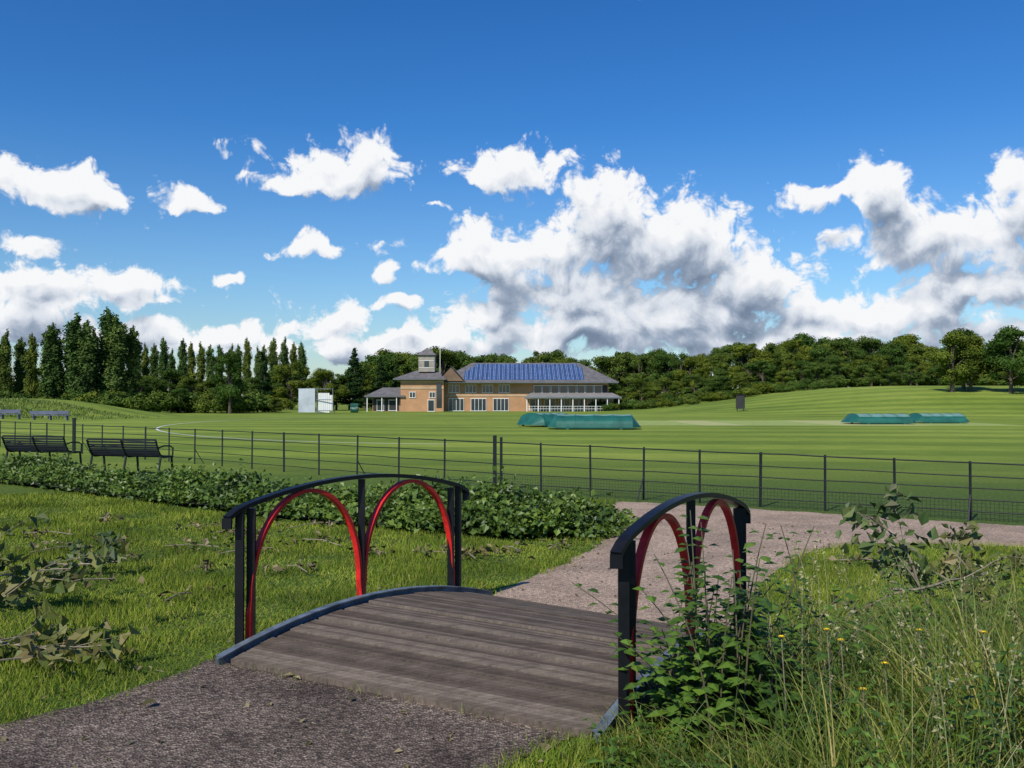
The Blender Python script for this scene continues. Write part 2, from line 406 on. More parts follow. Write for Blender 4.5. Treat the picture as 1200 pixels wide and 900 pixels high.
# ------------------------------------------------------------ tall grass and weeds on the right
def rightzone(n):
    P=[];
    while sum(len(p) for p in P)<n:
        q=np.column_stack([R.uniform(.3,6.5,n),R.uniform(2.2,7.6,n)])
        lim=np.where(q[:,1]<4.8,.35+(4.8-q[:,1])*(-.12),.55+(q[:,1]-4.8)*.66)+.12
        clump=np.sin(q[:,0]*5+1)*np.sin(q[:,1]*4.3)+R.normal(size=n)*.5
        dens=np.clip((7.0-q[:,1])/1.8,0.03,1)
        ok=(q[:,0]>lim)&(clump>-.6)&(R.random(n)<dens)
        P.append(q[ok])
    return np.concatenate(P)[:n]
tb=B();n=36000;P=rightzone(n)
far=np.clip((P[:,0]-.4-np.maximum(0,(P[:,1]-4.8)*.66))/1.3,0,1)
cl=.75+.5*np.sin(P[:,0]*3.3+1)*np.sin(P[:,1]*2.9+P[:,0])
H=(.16+.52*far)*R.uniform(.4,1.4,n)*cl;H*=np.clip((7.4-P[:,1])/2.0,.25,1)
tb.ribbons(np.column_stack([P,np.zeros(n)-.01]),H,R.uniform(.004,.012,n),R.normal(size=(n,2))*(.42*H)[:,None]+np.array([-.04,-.02]),4)
n=620;P=rightzone(n);P=P[(P[:,0]>1.3)];n=len(P);H=R.uniform(.55,1.1,n)*np.clip((7.6-P[:,1])/2,.4,1)
Ls=R.normal(size=(n,2))*.16
tb.ribbons(np.column_stack([P,np.zeros(n)]),H,np.full(n,.0045),Ls,5,1)
for i in range(n):
    if R.random()<.7:
        m=14;t=R.uniform(.8,1,m);q=np.column_stack([P[i,0]+Ls[i,0]*t*t,P[i,1]+Ls[i,1]*t*t,H[i]*(t-.12*t**3)])+R.normal(size=(m,3))*.008
        tb.leaves(q,R.normal(size=(m,3)),.022,.35,1)
tb.obj('tall_grass',[M_tall,plain('dry_stalks',(.28,.26,.13),.8,.3,5)])

def leafy_stem(b,base,h,lean,nl,ls,asp=.6,r=.004,droop=.0,start=.15):
    base=np.array(base,float);P=[]
    for i in range(9):
        t=i/8;P.append(base+np.array([lean[0]*t*t,lean[1]*t*t,h*t-droop*t**3]))
    P=np.array(P);b.tube(P,np.linspace(r,r*.4,9),5,1)
    for j in range(nl):
        t=start+(1-start)*(j+R.random()*.6)/nl;q=t*8;i=min(int(q),7);p=P[i]*(1-(q-i))+P[i+1]*(q-i)
        for sgn in(0,math.pi):
            a=j*1.6+sgn+R.normal()*.3;d=np.array([math.cos(a),math.sin(a),R.uniform(-.1,.35)]);L=ls*(1.15-.5*t)*R.uniform(.7,1.2)
            e=p+d*L*.35
            sd=np.cross(d,[0,0,1]);sd/=np.linalg.norm(sd);tip=p+d*L*1.25+np.array([0,0,-L*.25]);md=p+d*L*.8
            b.add([e,md+sd*L*asp*.5-[0,0,L*.05],tip,md+[0,0,L*.06]],[[0,1,2,3]],0)
            b.add([e,md+[0,0,L*.06],tip,md-sd*L*asp*.5-[0,0,L*.05]],[[0,1,2,3]],0)
wb=B()
P=rightzone(820)
for p in P:
    f=min(1,max(0,(p[0]-.5-max(0,(p[1]-4.8)*.66))/1.0));h=(.20+.44*f)*R.uniform(.5,1.3)*min(1,max(.35,(7.6-p[1])/2))
    leafy_stem(wb,[p[0],p[1],0],h,R.normal(size=2)*.14,int(6+h*9),.05+.05*R.random(),.5)
wb.obj('wild_weeds',[M_weed,plain('green_stem',(.07,.11,.03),.7,.2,5)])
sb=B()
for i in range(40):
    x=R.normal()*.2+1.05;y=4.76+R.normal()*.16;leafy_stem(sb,[x,y,0],R.uniform(.45,1.10)*(1-.45*min(1,abs(x-1.0)*1.5)),R.normal(size=2)*.2,12,.085+.05*R.random(),.7,.006)
leafy_stem(sb,[.93,4.7,0],1.14,(-.03,.05),18,.13,.7,.007);leafy_stem(sb,[1.15,4.8,0],1.06,(.16,.05),16,.12,.7,.007)
leafy_stem(sb,[1.45,5.2,0],1.0,(.22,.0),10,.10,.6,.007,start=.4)
leafy_stem(sb,[1.75,5.6,0],.95,(-.15,.0),9,.10,.6,.007,start=.5)
sb.obj('bramble_shrub',[M_weed,plain('bramble_stem',(.09,.08,.04),.7,.2,5)])
yb=B();
for (x,y,z) in((1.42,4.25,.66),(1.5,4.3,.6),(1.2,4.2,.64),(1.45,3.9,.5),(1.9,4.4,.62),(1.25,4.6,.7),(2.1,4.2,.66),(1.62,4.1,.55)):
    yb.tube([[x,y,0],[x+.02,y,z*.5],[x,y,z]],.0025,5,1)
    for r_ in range(2):
        for a in range(11):
            th=a/11*2*math.pi+r_*.3;L=.018-.005*r_;d=np.array([math.cos(th),math.sin(th),.25+.4*r_]);sd=np.array([-math.sin(th),math.cos(th),0])*.004
            c_=np.array([x,y,z]);yb.add([c_-sd*.3,c_+d*L*.6-sd,c_+d*L,c_+d*L*.6+sd],[[0,1,2,3]],0)
yb.obj('yellow_wildflowers',[plain('yellow_petal',(.75,.55,.02),.6,.1,5),M_twig])

# ------------------------------------------------------------ fallen branches and litter
def branch(name,base,dirv,L,nsub,nleaf,ls,matleaf,rise=.15,r=.014,leafspread=.10,vz=.35,seed=1):
    g=np.random.default_rng(seed)
    b=B();base=np.array(base,float);d=np.array(dirv,float);d/=np.linalg.norm(d);q3=np.array([1,1,vz])
    def limb(p,d,L,r,dep):
        pts=[p.copy()];q=p.copy();dd=d.copy()
        for i in range(7):
            dd=dd+g.normal(size=3)*.16*q3;dd/=np.linalg.norm(dd);q=q+dd*L/7
            if q[2]<.015:q[2]=.015
            pts.append(q.copy())
        b.tube(pts,np.linspace(r,r*.35,8),5,1);pts=np.array(pts)
        if dep<2:
            for k in range(nsub if dep==0 else 3):
                i=g.integers(1,7);nd=dd+g.normal(size=3)*.7*q3+np.array([0,0,rise]);nd/=np.linalg.norm(nd);limb(pts[i],nd,L*g.uniform(.3,.55),r*.5,dep+1)
        if dep>=1:
            m=nleaf;c=pts[g.integers(4,8,m)]+g.normal(size=(m,3))*leafspread*np.array([1,1,.6])*.6;c[:,2]=np.maximum(c[:,2]-.02,.01)
            b.leaves(c,g.normal(size=(m,3))+np.array([0,0,.5]),ls,.66,0,g)
    limb(base,d,L,r,0);return b.obj(name,[matleaf,M_twig])
branch('fallen_branch',(-4.3,6.6,.08),(1,.05,.06),1.7,8,9,.115,M_wilt,.04,seed=3)
branch('fallen_branch',(-4.9,7.7,.1),(1,.05,.12),1.5,7,8,.11,M_wilt,.06,vz=.5,seed=4)
branch('fallen_branch',(-4.6,9.2,.1),(1,.1,.1),.9,4,7,.10,M_wilt,.06,vz=.4,seed=8)
branch('fallen_branch',(3.0,6.5,.05),(-.35,.1,.85),1.0,6,7,.10,M_wilt,.15,.012,vz=1,seed=5)
branch('fallen_branch',(2.5,6.2,.45),(.95,.1,.18),1.3,8,8,.10,M_wilt,.05,.012,vz=.7,seed=6)
branch('fallen_branch',(-1.1,10.4,.03),(1,-.1,.02),.8,4,5,.09,M_wilt,.0,seed=7)
db=B()
for (x,y,s,n) in((-4.1,12.2,.25,20),(-3.4,11.8,.3,26),(-3.2,11.3,.2,18),(-2.2,10.9,.35,26),(-1.5,10.2,.15,22),(-.5,10.1,.3,36),(0.0,10.4,.2,14),(-4.7,11.0,.2,14),(-2.9,10.3,.3,14),(-3.6,10.6,.3,16),(-3.0,9.2,.12,10),(-5.6,12.9,.3,16),(3.6,9.6,.3,16),(4.6,9.2,.3,20),(-2.6,12.4,.4,14),(-4.3,9.9,.3,22),(-5.0,10.4,.3,20),(-3.9,8.5,.3,20),(-2.1,9.2,.2,14),(-2.8,7.9,.15,10),(-5.7,11.6,.3,18),(.5,10.6,.2,12)):
    c=np.column_stack([x+R.normal(size=n)*s*.7,y+R.normal(size=n)*s*.6,.045+R.random(n)*.06]);db.leaves(c,R.normal(size=(n,3))*.6+[0,0,1],.09,.7)
    a_=R.uniform(0,3.14);db.tube([[x-math.cos(a_)*s,y-math.sin(a_)*s,.04],[x,y+.03,.07],[x+math.cos(a_)*s,y+math.sin(a_)*s,.05]],.006,5,1)
n=700;c=np.column_stack([R.uniform(-6,4,n),R.uniform(4.2,13,n),np.full(n,.045)]);c=c[~inpoly(c,bridge_poly)];c[inpoly(c,near_path)|inpoly(c,far_path),2]=.012;db.leaves(c,R.normal(size=(len(c),3))*.4+[0,0,1],.04,.6)
for (x,y,z) in((-1.35,5.75,.02),(-1.3,5.7,.02),(.16,4.55,.02),(.2,4.62,.02),(-.9,5.3,.02),(-2.0,5.2,.03),(-2.3,5.8,.05)):
    db.leaves(np.array([[x,y,z]]),np.array([[.2,-.1,1.]]),.085,.6)
for i in range(40):   # twigs on the path
    x,y,a_=R.uniform(-2.4,.2),R.uniform(4.3,5.9),R.uniform(0,3.14);l=R.uniform(.02,.07);db.tube([[x,y,.012],[x+l*math.cos(a_),y+l*math.sin(a_),.014]],.0022,5,1)
db.obj('fallen_leaves',[M_dead,M_twig])
eb=B();P=[]
for t in np.linspace(0,1,300):
    s=-.12+1.2*t;p=dp(s,-.03);P.append([p[0]-abs(R.normal())*.05,p[1]+abs(R.normal())*.04])
for i in range(90):
    p=dp(-.11,R.random());
    if R.random()<.35: P.append([p[0]+R.normal()*.02,p[1]-.02])
for i in range(260):
    a=R.random();P.append([.15+.4*a+R.normal()*.05,4.4+.3*a+R.normal()*.06])
P=np.array(P);n=len(P);eb.ribbons(np.column_stack([P,np.zeros(n)]),R.uniform(.04,.11,n),R.uniform(.003,.006,n),R.normal(size=(n,2))*.03,3)
eb.obj('edge_grass_tufts',[M_lawnb])

# ------------------------------------------------------------ trees
def tree_mesh(kind,seed):
    g=np.random.default_rng(seed);b=B()
    lobes=[]
    if kind=='poplar':
        b.tube([[0,0,-.3],[0,0,4],[.1,0,10],[0,.1,14.6]],[.32,.25,.14,.04],8,1)
        for i in range(34):
            t=i/33;r=1.15*(.55+.45*min(1,t/.2))*(1 if t<.72 else 1-.62*((t-.72)/.28)**1.6)*g.uniform(.7,1.2);a=g.uniform(0,6.28)
            lobes.append(((math.cos(a)*r*.5,math.sin(a)*r*.5,1.4+13.9*t),(r*.72,r*.72,1.25*g.uniform(.8,1.4)*(1 if t<.85 else .7))))
        nl,sz,mat=5200,.36,M_poplar
    elif kind=='conifer':
        b.tube([[0,0,-.3],[0,0,6],[0,0,12]],[.25,.16,.03],8,1)
        for i in range(46):
            t=(i/45)**.8;r=2.6*(1-t)+.15;a=g.uniform(0,6.28)
            lobes.append(((math.cos(a)*r*.62,math.sin(a)*r*.62,.9+11*t),(r*.5+.15,r*.5+.15,.45)))
        nl,sz,mat=5600,.32,M_conifer
    elif kind=='bush':
        for i in range(16):
            a=g.uniform(0,6.28);q=g.uniform(0,1)**.6*1.9;lobes.append(((math.cos(a)*q,math.sin(a)*q,.7+g.uniform(0,1.5)*(1-q/2.8)),(g.uniform(.6,1.0),g.uniform(.6,1.0),g.uniform(.5,.9))))
        b.tube([[0,0,-.2],[0,0,1.5]],[.1,.05],8,1)
        nl,sz,mat=3600,.24,M_tree
    else:
        b.tube([[0,0,-.3],[.05,0,2],[.1,.05,5],[0,0,8.5]],[.34,.26,.17,.06],8,1)
        W=g.uniform(2.8,4.3)
        for i in range(24):
            t=g.uniform(0,1);a=g.uniform(0,6.28);rad=W*math.sin(math.pi*(.14+.80*t))**.75*g.uniform(.35,1.05)
            c=(math.cos(a)*rad,math.sin(a)*rad,1.9+7.9*t);r=g.uniform(.6,1.55)
            lobes.append((c,(r,r,r*.8)))
            if i<12: b.tube([[.05,0,2+2.5*t],[c[0]*.5,c[1]*.5,(c[2]+2+2.5*t)/2+.3],c],[.12,.08,.02],5,1)
        nl,sz,mat=7600,.30,M_tree
    for i,(c,r) in enumerate(lobes):
        b.ell(c,tuple(x*.56 for x in r),0,8,5,seed*100+i,.12)
    vol=np.array([r[0]*r[1] for c,r in lobes]);idx=g.choice(len(lobes),nl,p=vol/vol.sum())
    C=np.array([c for c,r in lobes])[idx];Rr=np.array([r for c,r in lobes])[idx]
    D=g.normal(size=(nl,3));D/=np.linalg.norm(D,axis=1)[:,None];D[:,2]=np.where(g.random(nl)<.6,np.abs(D[:,2]),D[:,2])
    rad=(.68+.56*g.random(nl)**1.6)[:,None]
    Pp=C+D*Rr*rad;Pp[:,2]=np.maximum(Pp[:,2],.1)
    b.leaves(Pp,D+g.normal(size=(nl,3))*.5,sz,.75,0,g)
    return b.mesh(kind+'_tree_mesh',[mat,M_bark])
TM={k:[tree_mesh(k,s) for s in seeds] for k,seeds in dict(poplar=(1,2,3),conifer=(4,5),bush=(6,7,8),broad=(9,10,11,12,13,14)).items()}
BASEH=dict(poplar=16.2,conifer=12.3,bush=2.9,broad=11.0)
cnt=[0]
def tree(kind,x,y,h,wf=1.0,parent=None,name=None):
    cnt[0]+=1;s=h/BASEH[kind];me=TM[kind][cnt[0]%len(TM[kind])]
    nm=name or {'poplar':'poplar_tree','conifer':'conifer_tree','bush':'bush','broad':'broadleaf_tree'}[kind]
    return inst(nm,me,(x,y,float(hz(x,y))-.05),(s*wf,s*wf,s),R.uniform(0,6.28),parent)
wl=empty('poplar_row')
for u_ in np.arange(-.68,-.40,.0130):
    d=168+R.uniform(-5,5);tree('poplar',(u_+R.normal()*.002)*d,d,R.uniform(12.4,15.4),R.uniform(.85,1.15),wl)
for u_ in np.arange(-.40,-.222,.0098):
    d=225+R.uniform(-5,5);tree('poplar',(u_+R.normal()*.0012)*d,d,R.uniform(14.4,17.2),R.uniform(.75,.95),wl)
for x,d,h in((-75.8,163,17.2),(-73,161,16.0),(-70.6,164,18.4),(-68.2,162,16.8),(-79.5,162,15.6)): tree('poplar',x,d,h,1.4,wl)
wr=empty('distant_woodland')
for i in range(46):
    u_=-.70+.56*(i+R.random())/46;d=R.uniform(176,212);tree('broad',u_*d,d,(R.uniform(5.6,9.0) if u_<-.235 else R.uniform(7.0,11))*(d/190),R.uniform(1.0,1.5),wr)
for i in range(60):
    u_=-.66+.50*(i+R.random())/60;d=R.uniform(142,158)
    if -.245<u_<-.165: continue
    tree('bush' if R.random()<.75 else 'broad',u_*d,d,R.uniform(2.0,4.4),R.uniform(1.0,1.5),wr)
for i in range(105):
    u_=-.16+.80*(i+R.random())/105;d=R.uniform(196,250);x=u_*d
    top=12.4+4.0*float(ss(.16,.34,u_))-1.6*float(ss(.40,.46,u_));h=(top*(d/205)-float(hz(x,d)))*(1.06-.42*R.random()**1.5);tree('broad',x,d,h,R.uniform(.85,1.35),wr)
for i in range(56):
    u_=.10+.56*(i+R.random())/56;d=R.uniform(172,190);x=u_*d;tree('broad',x,d,R.uniform(3.4,7.0),R.uniform(1.1,1.6),wr)
for i in range(44):
    u_=.26+.38*(i+R.random())/44;d=R.uniform(186,196);tree('bush',u_*d,d,R.uniform(3.0,4.2),R.uniform(1.3,1.8),wr)
for i in range(26):
    u_=.09+.26*(i+R.random())/26;d=R.uniform(160,170);x=u_*d;tree('bush',x,d,R.uniform(1.2,2.6),R.uniform(1.0,1.6),wr)
for x,d,h in((60,128,8.6),(63.5,130,8.0),(67,126,9),(71,128,8.8),(75,127,9.2),(80,130,9),(64,133,9)): tree('broad',x,d,h,1.15)
tree('broad',-41.5,138,9.6,.86);tree('conifer',-31.2,186,12.6,1.15);tree('conifer',-48,182,9.8,1.1);tree('conifer',-26.6,190,11,1.0);tree('conifer',-24,195,10,1)
for x,d,h in((-43,150,2.4),(-52,150,2.5),(26,158,1.5),(30,156,1.4),(23,160,1.7)): tree('bush',x,d,h,1.3)

gb=B();n=9000;P=np.column_stack([R.uniform(-66,-36,n),R.uniform(82,96,n)]);P=P[(P[:,0]<-42+R.normal(size=n)*4)];n=len(P)
gb.ribbons(np.column_stack([P,hz(P[:,0],P[:,1])]),R.uniform(.12,.4,n),np.full(n,.09),R.normal(size=(n,2))*.15,2);gb.obj('meadow_grass',[M_tall])

# ------------------------------------------------------------ cricket pavilion
def brickmat(name,c1,c2,mort,sc_=1.0):
    m,nt,b=newmat(name);g=nt.nodes.new('ShaderNodeNewGeometry')
    mp=nt.nodes.new('ShaderNodeMapping');mp.inputs['Rotation'].default_value=(math.pi/2,0,0);nt.links.new(g.outputs['Position'],mp.inputs[0])
    t=nt.nodes.new('ShaderNodeTexBrick');t.inputs['Color1'].default_value=(*c1,1);t.inputs['Color2'].default_value=(*c2,1);t.inputs['Mortar'].default_value=(*mort,1);t.inputs['Scale'].default_value=4*sc_;t.inputs['Mortar Size'].default_value=.012
    nt.links.new(mp.outputs[0],t.inputs['Vector'])
    c=mix(nt,1.0,t.outputs['Color'],ramp(nt,noise(nt,.6,4),[(.85,.85,.85),(1.12,1.1,1.1)],[.3,.7]),'MULTIPLY')
    nt.links.new(c,b.inputs['Base Color']);b.inputs['Roughness'].default_value=.85;return m
M_brick=brickmat('orange_brick',(.42,.215,.10),(.47,.255,.125),(.38,.26,.17))
M_brick2=brickmat('buff_band',(.48,.35,.21),(.45,.32,.19),(.4,.3,.2))
M_slate=plain('grey_roof_tiles',(.13,.12,.12),.75,.3,1.2)
M_slate2=plain('pale_roof_sheet',(.22,.21,.20),.7,.15,1)
M_glass=plain('dark_window_glass',(.02,.03,.04),.08,.4,.5,spec=.8)
M_solar=plain('solar_cells',(.03,.075,.20),.25,.25,.8,spec=.8)
M_fascia=plain('fascia_blue_grey',(.13,.15,.16),.5,.1,1)
M_dark=plain('recess_shade_board_black',(.03,.03,.03),.9,.2,1)  # paints the shade of unmodelled recesses; also the scoreboard's own black
M_render=plain('weathered_turret_boards',(.30,.27,.22),.8,.2,1)
M_timber=plain('brown_gable',(.16,.10,.06),.8,.2,1)
M_canvas=plain('pale_canvas',(.42,.46,.50),.8,.15,.7)
pv=empty('cricket_pavilion',(0,168,-.45))
w=B();r=B();gl=B();fr=B();dk=B();so=B();ti=B();fa=B()
def hip(b,x0,x1,y0,y1,ze,zr,rx0,rx1,ry,mi=0,th=.18):
    V=[[x0,y0,ze],[x1,y0,ze],[x1,y1,ze],[x0,y1,ze],[rx0,ry,zr],[rx1,ry,zr]]
    b.add(V,[[0,1,5,4],[2,3,4,5],[1,2,5,5],[3,0,4,4]],mi)
    fa.box(((x0+x1)/2,(y0+y1)/2,ze-th/2-.003),(x1-x0-.06,y1-y0-.06,th))
w.box((2.6,8,2.6),(29.4,15,5.2))
hip(r,-13.6,19.0,-1.3,17.2,5.25,9.0,-7.5,12.6,8.0)
def slope(x,t,off=.06): return [x,-1.3+9.3*t,5.25+3.75*t+off]
nc=26;nr=5
for i in range(nc):
    for j in range(nr):
        t0=.10+.83*j/nr;t1=.10+.83*(j+.94)/nr
        xa=-8.6+21.6*i/nc;xb=xa+21.6/nc*.93
        lim0=-13.6+6.1*t1+.8;lim1=19.0-6.4*t1-.6
        if xa<lim0 or xb>lim1: continue
        so.add([slope(xa,t0),slope(xb,t0),slope(xb,t1),slope(xa,t1),slope(xa,t0,.01),slope(xb,t0,.01),slope(xb,t1,.01),slope(xa,t1,.01)],[[0,1,2,3],[0,4,5,1],[1,5,6,2],[2,6,7,3],[3,7,4,0]])
        for q in(1/3,2/3):
            xm=xa+(xb-xa)*q;so.add([slope(xm-.02,t0,.064),slope(xm+.02,t0,.064),slope(xm+.02,t1,.064),slope(xm-.02,t1,.064)],[[0,1,2,3]],1)
ti.add([[-13.2,-1.5,5.4],[-8.6,-1.5,5.4],[-10.9,-1.5,7.9],[-10.9,-1.5,7.9]],[[0,1,2,3]])
r.add([[-13.5,-1.7,5.3],[-10.9,-1.7,8.1],[-10.9,8,8.1],[-13.5,8,5.3]],[[0,1,2,3]])
r.add([[-8.3,-1.7,5.3],[-10.9,-1.7,8.1],[-10.9,6,8.1],[-8.3,6,5.3]],[[0,1,2,3]])
def window(cx,z0,z1,wd,y=.5,nm=1):
    gl.box((cx,y-.02,(z0+z1)/2),(wd,.06,z1-z0))
    fr.box((cx,y-.05,z1+.05),(wd+.2,.12,.1));fr.box((cx,y-.05,z0-.05),(wd+.2,.14,.1))
    for k in range(nm+1):
        fr.box((cx-wd/2+wd*k/nm,y-.055,(z0+z1)/2),(.07,.1,z1-z0-.004))
for cx in(-10.4,-7.4,-4.4,-1.4): window(cx,3.4,4.7,1.9,.5,3)
for cx in(-10.0,-6.0,-2.0): window(cx,.15,2.25,2.7,.5,4)
w.box((-4.7,.47,2.85),(14.8,.1,.35),1);w.box((2.6,.46,5.0),(29.3,.1,.3),1)
dk.box((10.6,.43,3.95),(13.0,.1,1.5));  # flat dark slab proud of the wall, a recess's shade as colour
for cx in np.arange(4.6,17,1.55): window(cx,3.3,4.6,1.35,.36,1)
r.add([[2.2,-3.4,2.55],[19.2,-3.4,2.55],[18.0,.4,3.35],[3.4,.4,3.35]],[[0,1,2,3]],1)
r.add([[2.2,-3.4,2.55],[3.4,.4,3.35],[3.4,.4,2.55],[2.2,-3.4,2.5]],[[0,1,2,3]],1)
r.add([[19.2,-3.4,2.55],[18.0,.4,3.35],[18.0,.4,2.55],[19.2,-3.4,2.5]],[[0,1,2,3]],1)
fa.box((10.7,-3.42,2.45),(17.1,.08,.24));fa.box((10.7,-1.5,2.5),(16.6,3.6,.06))
for x in np.arange(2.6,19.2,2.02): fr.box((x,-3.2,1.17),(.14,.14,2.3))
for z in(.5,.95): fr.box((10.7,-3.2,z),(16.2,.05,.06))
for x in np.arange(3,19,.5): fr.box((x,-3.2,.5),(.03,.03,.95))
for cx in np.arange(4.2,17.5,2.6): window(cx,.3,2.2,2.0,.5,2)
w.box((-15.9,1.5,2.9),(7.6,7,5.8));w.box((-15.9,-2.04,4.2),(7.62,.08,.4),1);w.box((-15.9,-2.04,5.3),(7.62,.08,.3),1)
hip(r,-21.0,-11.6,-2.9,6.0,5.8,7.4,-17.2,-13.6,1.6)
window(-17.6,2.5,3.4,1.0,-2.0,2);window(-14.1,2.5,3.4,1.0,-2.0,2);window(-14.3,.1,2.0,1.1,-2.0,1)
gl.box((-12.9,-2.05,2.9),(.9,.12,4.4))
w.box((-15.3,1.4,8.6),(2.9,2.9,3.0),2)
for z in(7.8,9.1): fr.box((-15.3,-.07,z),(2.6,.06,.08))
gl.box((-15.3,-.08,8.5),(.8,.06,1.0))
r.add([[-17.1,-.4,10.1],[-13.5,-.4,10.1],[-13.5,3.2,10.1],[-17.1,3.2,10.1],[-15.3,1.4,11.5]],[[0,1,4,4],[1,2,4,4],[2,3,4,4],[3,0,4,4],[3,2,1,0]])
fr.box((-12.9,.2,8.6),(.09,.09,6.2));fr.box((-15.3,1.4,12.0),(.06,.06,1.3))
w.box((-22.2,2.5,1.35),(5.2,7,2.7));hip(r,-26.0,-18.9,-2.4,7,2.75,4.3,-23.4,-19.2,2)
window(-23.4,.2,2.0,1.2,-1.0,1);window(-21.2,.2,2.0,1.4,-1.0,1);
for x in(-25.6,-23,-20.4): fr.box((x,-2.1,1.3),(.14,.14,2.6))
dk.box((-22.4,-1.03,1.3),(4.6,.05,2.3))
w.obj('brick_walls',[M_brick,M_brick2,M_render],pv);r.obj('roofs',[M_slate,M_slate2],pv);gl.obj('windows',[M_glass],pv)
fr.obj('white_frames_and_posts',[M_white],pv);dk.obj('recess_shade_slabs',[M_dark],pv);so.obj('solar_panels',[M_solar,M_canvas],pv);ti.obj('gable',[M_timber],pv);fa.obj('fascias',[M_fascia],pv)

# ------------------------------------------------------------ mobile pitch covers
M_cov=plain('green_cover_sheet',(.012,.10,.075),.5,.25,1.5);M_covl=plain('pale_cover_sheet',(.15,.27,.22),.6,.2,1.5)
def cover(x,y,L,Wd,H,rz_,band):
    e=empty('pitch_cover',(x,y,float(hz(x,y))));e.rotation_euler=(0,0,rz_)
    b=B();n=14;m=8;V=[]
    for i in range(m+1):
        xx=-L/2+L*i/m
        for j in range(n+1):
            th=math.pi*j/n;V.append([xx,-Wd/2*math.cos(th),.12+H*math.sin(th)**.8*(1 if i%2==0 else .96)])
    F=[[i*(n+1)+j,(i+1)*(n+1)+j,(i+1)*(n+1)+j+1,i*(n+1)+j+1] for i in range(m) for j in range(n)]
    for k,f in enumerate(F):
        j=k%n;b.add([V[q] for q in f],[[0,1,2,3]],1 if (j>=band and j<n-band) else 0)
    for xx in(-L/2,L/2):
        for j in range(n):
            a=math.pi*j/n;c=math.pi*(j+1)/n;s_=1 if xx>0 else -1
            b.add([[xx,-Wd/2*math.cos(a),.12+H*math.sin(a)**.8],[xx,-Wd/2*math.cos(c),.12+H*math.sin(c)**.8],[xx+s_*.55,-Wd/2*math.cos(c)*.6,.12],[xx+s_*.55,-Wd/2*math.cos(a)*.6,.12]],[[0,1,2,3]],0)
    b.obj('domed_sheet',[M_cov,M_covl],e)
    f=B()
    f.box((0,-Wd/2,.12),(L+.1,.06,.08));f.box((0,Wd/2,.12),(L+.1,.06,.08))
    for i in range(0,m+1,2):
        xx=-L/2+L*i/m;f.tube([[xx,-Wd/2*math.cos(t),.13+H*1.01*math.sin(t)**.8] for t in np.linspace(0.01,3.13,13)],.012,5)
    for xx in(-L*.35,L*.35):
        for yy in(-Wd/2,Wd/2):
            f.tube([[xx,yy-.04,.1],[xx,yy+.04,.1]],.1,8)
    f.obj('frame_and_wheels',[M_cov],e)
cover(4.75,54.5,4.3,3.0,.74,math.radians(-4),5);cover(2.2,60.5,2.2,3.2,.74,math.radians(30),5)
cover(26.1,67,3.6,3.2,.62,0,3);cover(31.4,69.5,3.1,3.0,.62,0,3)
ssn=empty('sight_screen',(-28.9,138,-.35));b=B();f=B()
for i in range(9): b.box((-2.35+.27*i,0,1.9),(.262,.05,3.5),1)
for i in range(8): b.box((.45+.27*i,.4+.05*i,1.55),(.262,.05,2.9 if i<6 else 2.3))
for z in(.4,2.0,3.6): f.box((-.2,.2,z),(5.0,.08,.1))
for x in(-2.4,.2,2.5): f.box((x,.28,1.8),(.1,.1,3.8));f.bar([x,.3,2.3],[x,1.6,.1],.08,.08)
b.obj('slats',[M_white,M_canvas],ssn);f.obj('frame',[M_fascia],ssn)
sb_=empty('scoreboard',(28.7,118,float(hz(28.7,118))));b=B();b.box((0,0,1.15),(1.1,.15,1.7));b.box((-.4,.02,.1),(.1,.1,.5));b.box((.4,.02,.1),(.1,.1,.5));b.box((0,0,2.03),(1.25,.3,.06));b.obj('board_and_legs',[M_dark],sb_)
e=empty('ground_roller',(-25.5,152,-.44));b=B();b.tube([[-.6,0,.55],[.6,0,.55]],.55,8);b.bar([-.6,0,.55],[-.2,-1.8,.9],.06,.06);b.bar([.6,0,.55],[.2,-1.8,.9],.06,.06);b.bar([-.3,-1.8,.9],[.3,-1.8,.9],.06,.06);b.box((0,.1,1.3),(1.2,.9,.4));b.obj('drum_and_handle',[M_cov],e)
M_seat=plain('blue_seat_boards',(.09,.10,.17),.6,.2,2)
e=empty('spectator_seating');b=B()
for i in range(8):
    x=-68+4.1*i;z=float(hz(x,80));b.box((x,80,z+.42),(3.3,.4,.06));b.box((x,79.75,z+.66),(3.3,.05,.28))
    for q in(-1.4,0,1.4): b.box((x+q,80,z+.18),(.08,.35,.42));b.box((x+q,79.79,z+.5),(.06,.04,.5))
b.obj('seats_and_legs',[M_seat],e)
b=B();P=[]
for i in range(161):
    a=2*math.pi*i/160;P.append((24.8*math.cos(a)+0.5,76+41*math.sin(a)))
P=np.array(P);Q=np.array([.5,76])
V=[];
for p in P:
    d=(p-Q)/np.linalg.norm(p-Q)
    for s_ in(-.065,.065): q=p+d*s_;V.append([q[0],q[1],float(hz(q[0],q[1]))+.02])
b.add(V,[[2*i,2*i+1,2*i+3,2*i+2] for i in range(160) if P[i,0]<-3]);b.obj('boundary_line',[M_white])

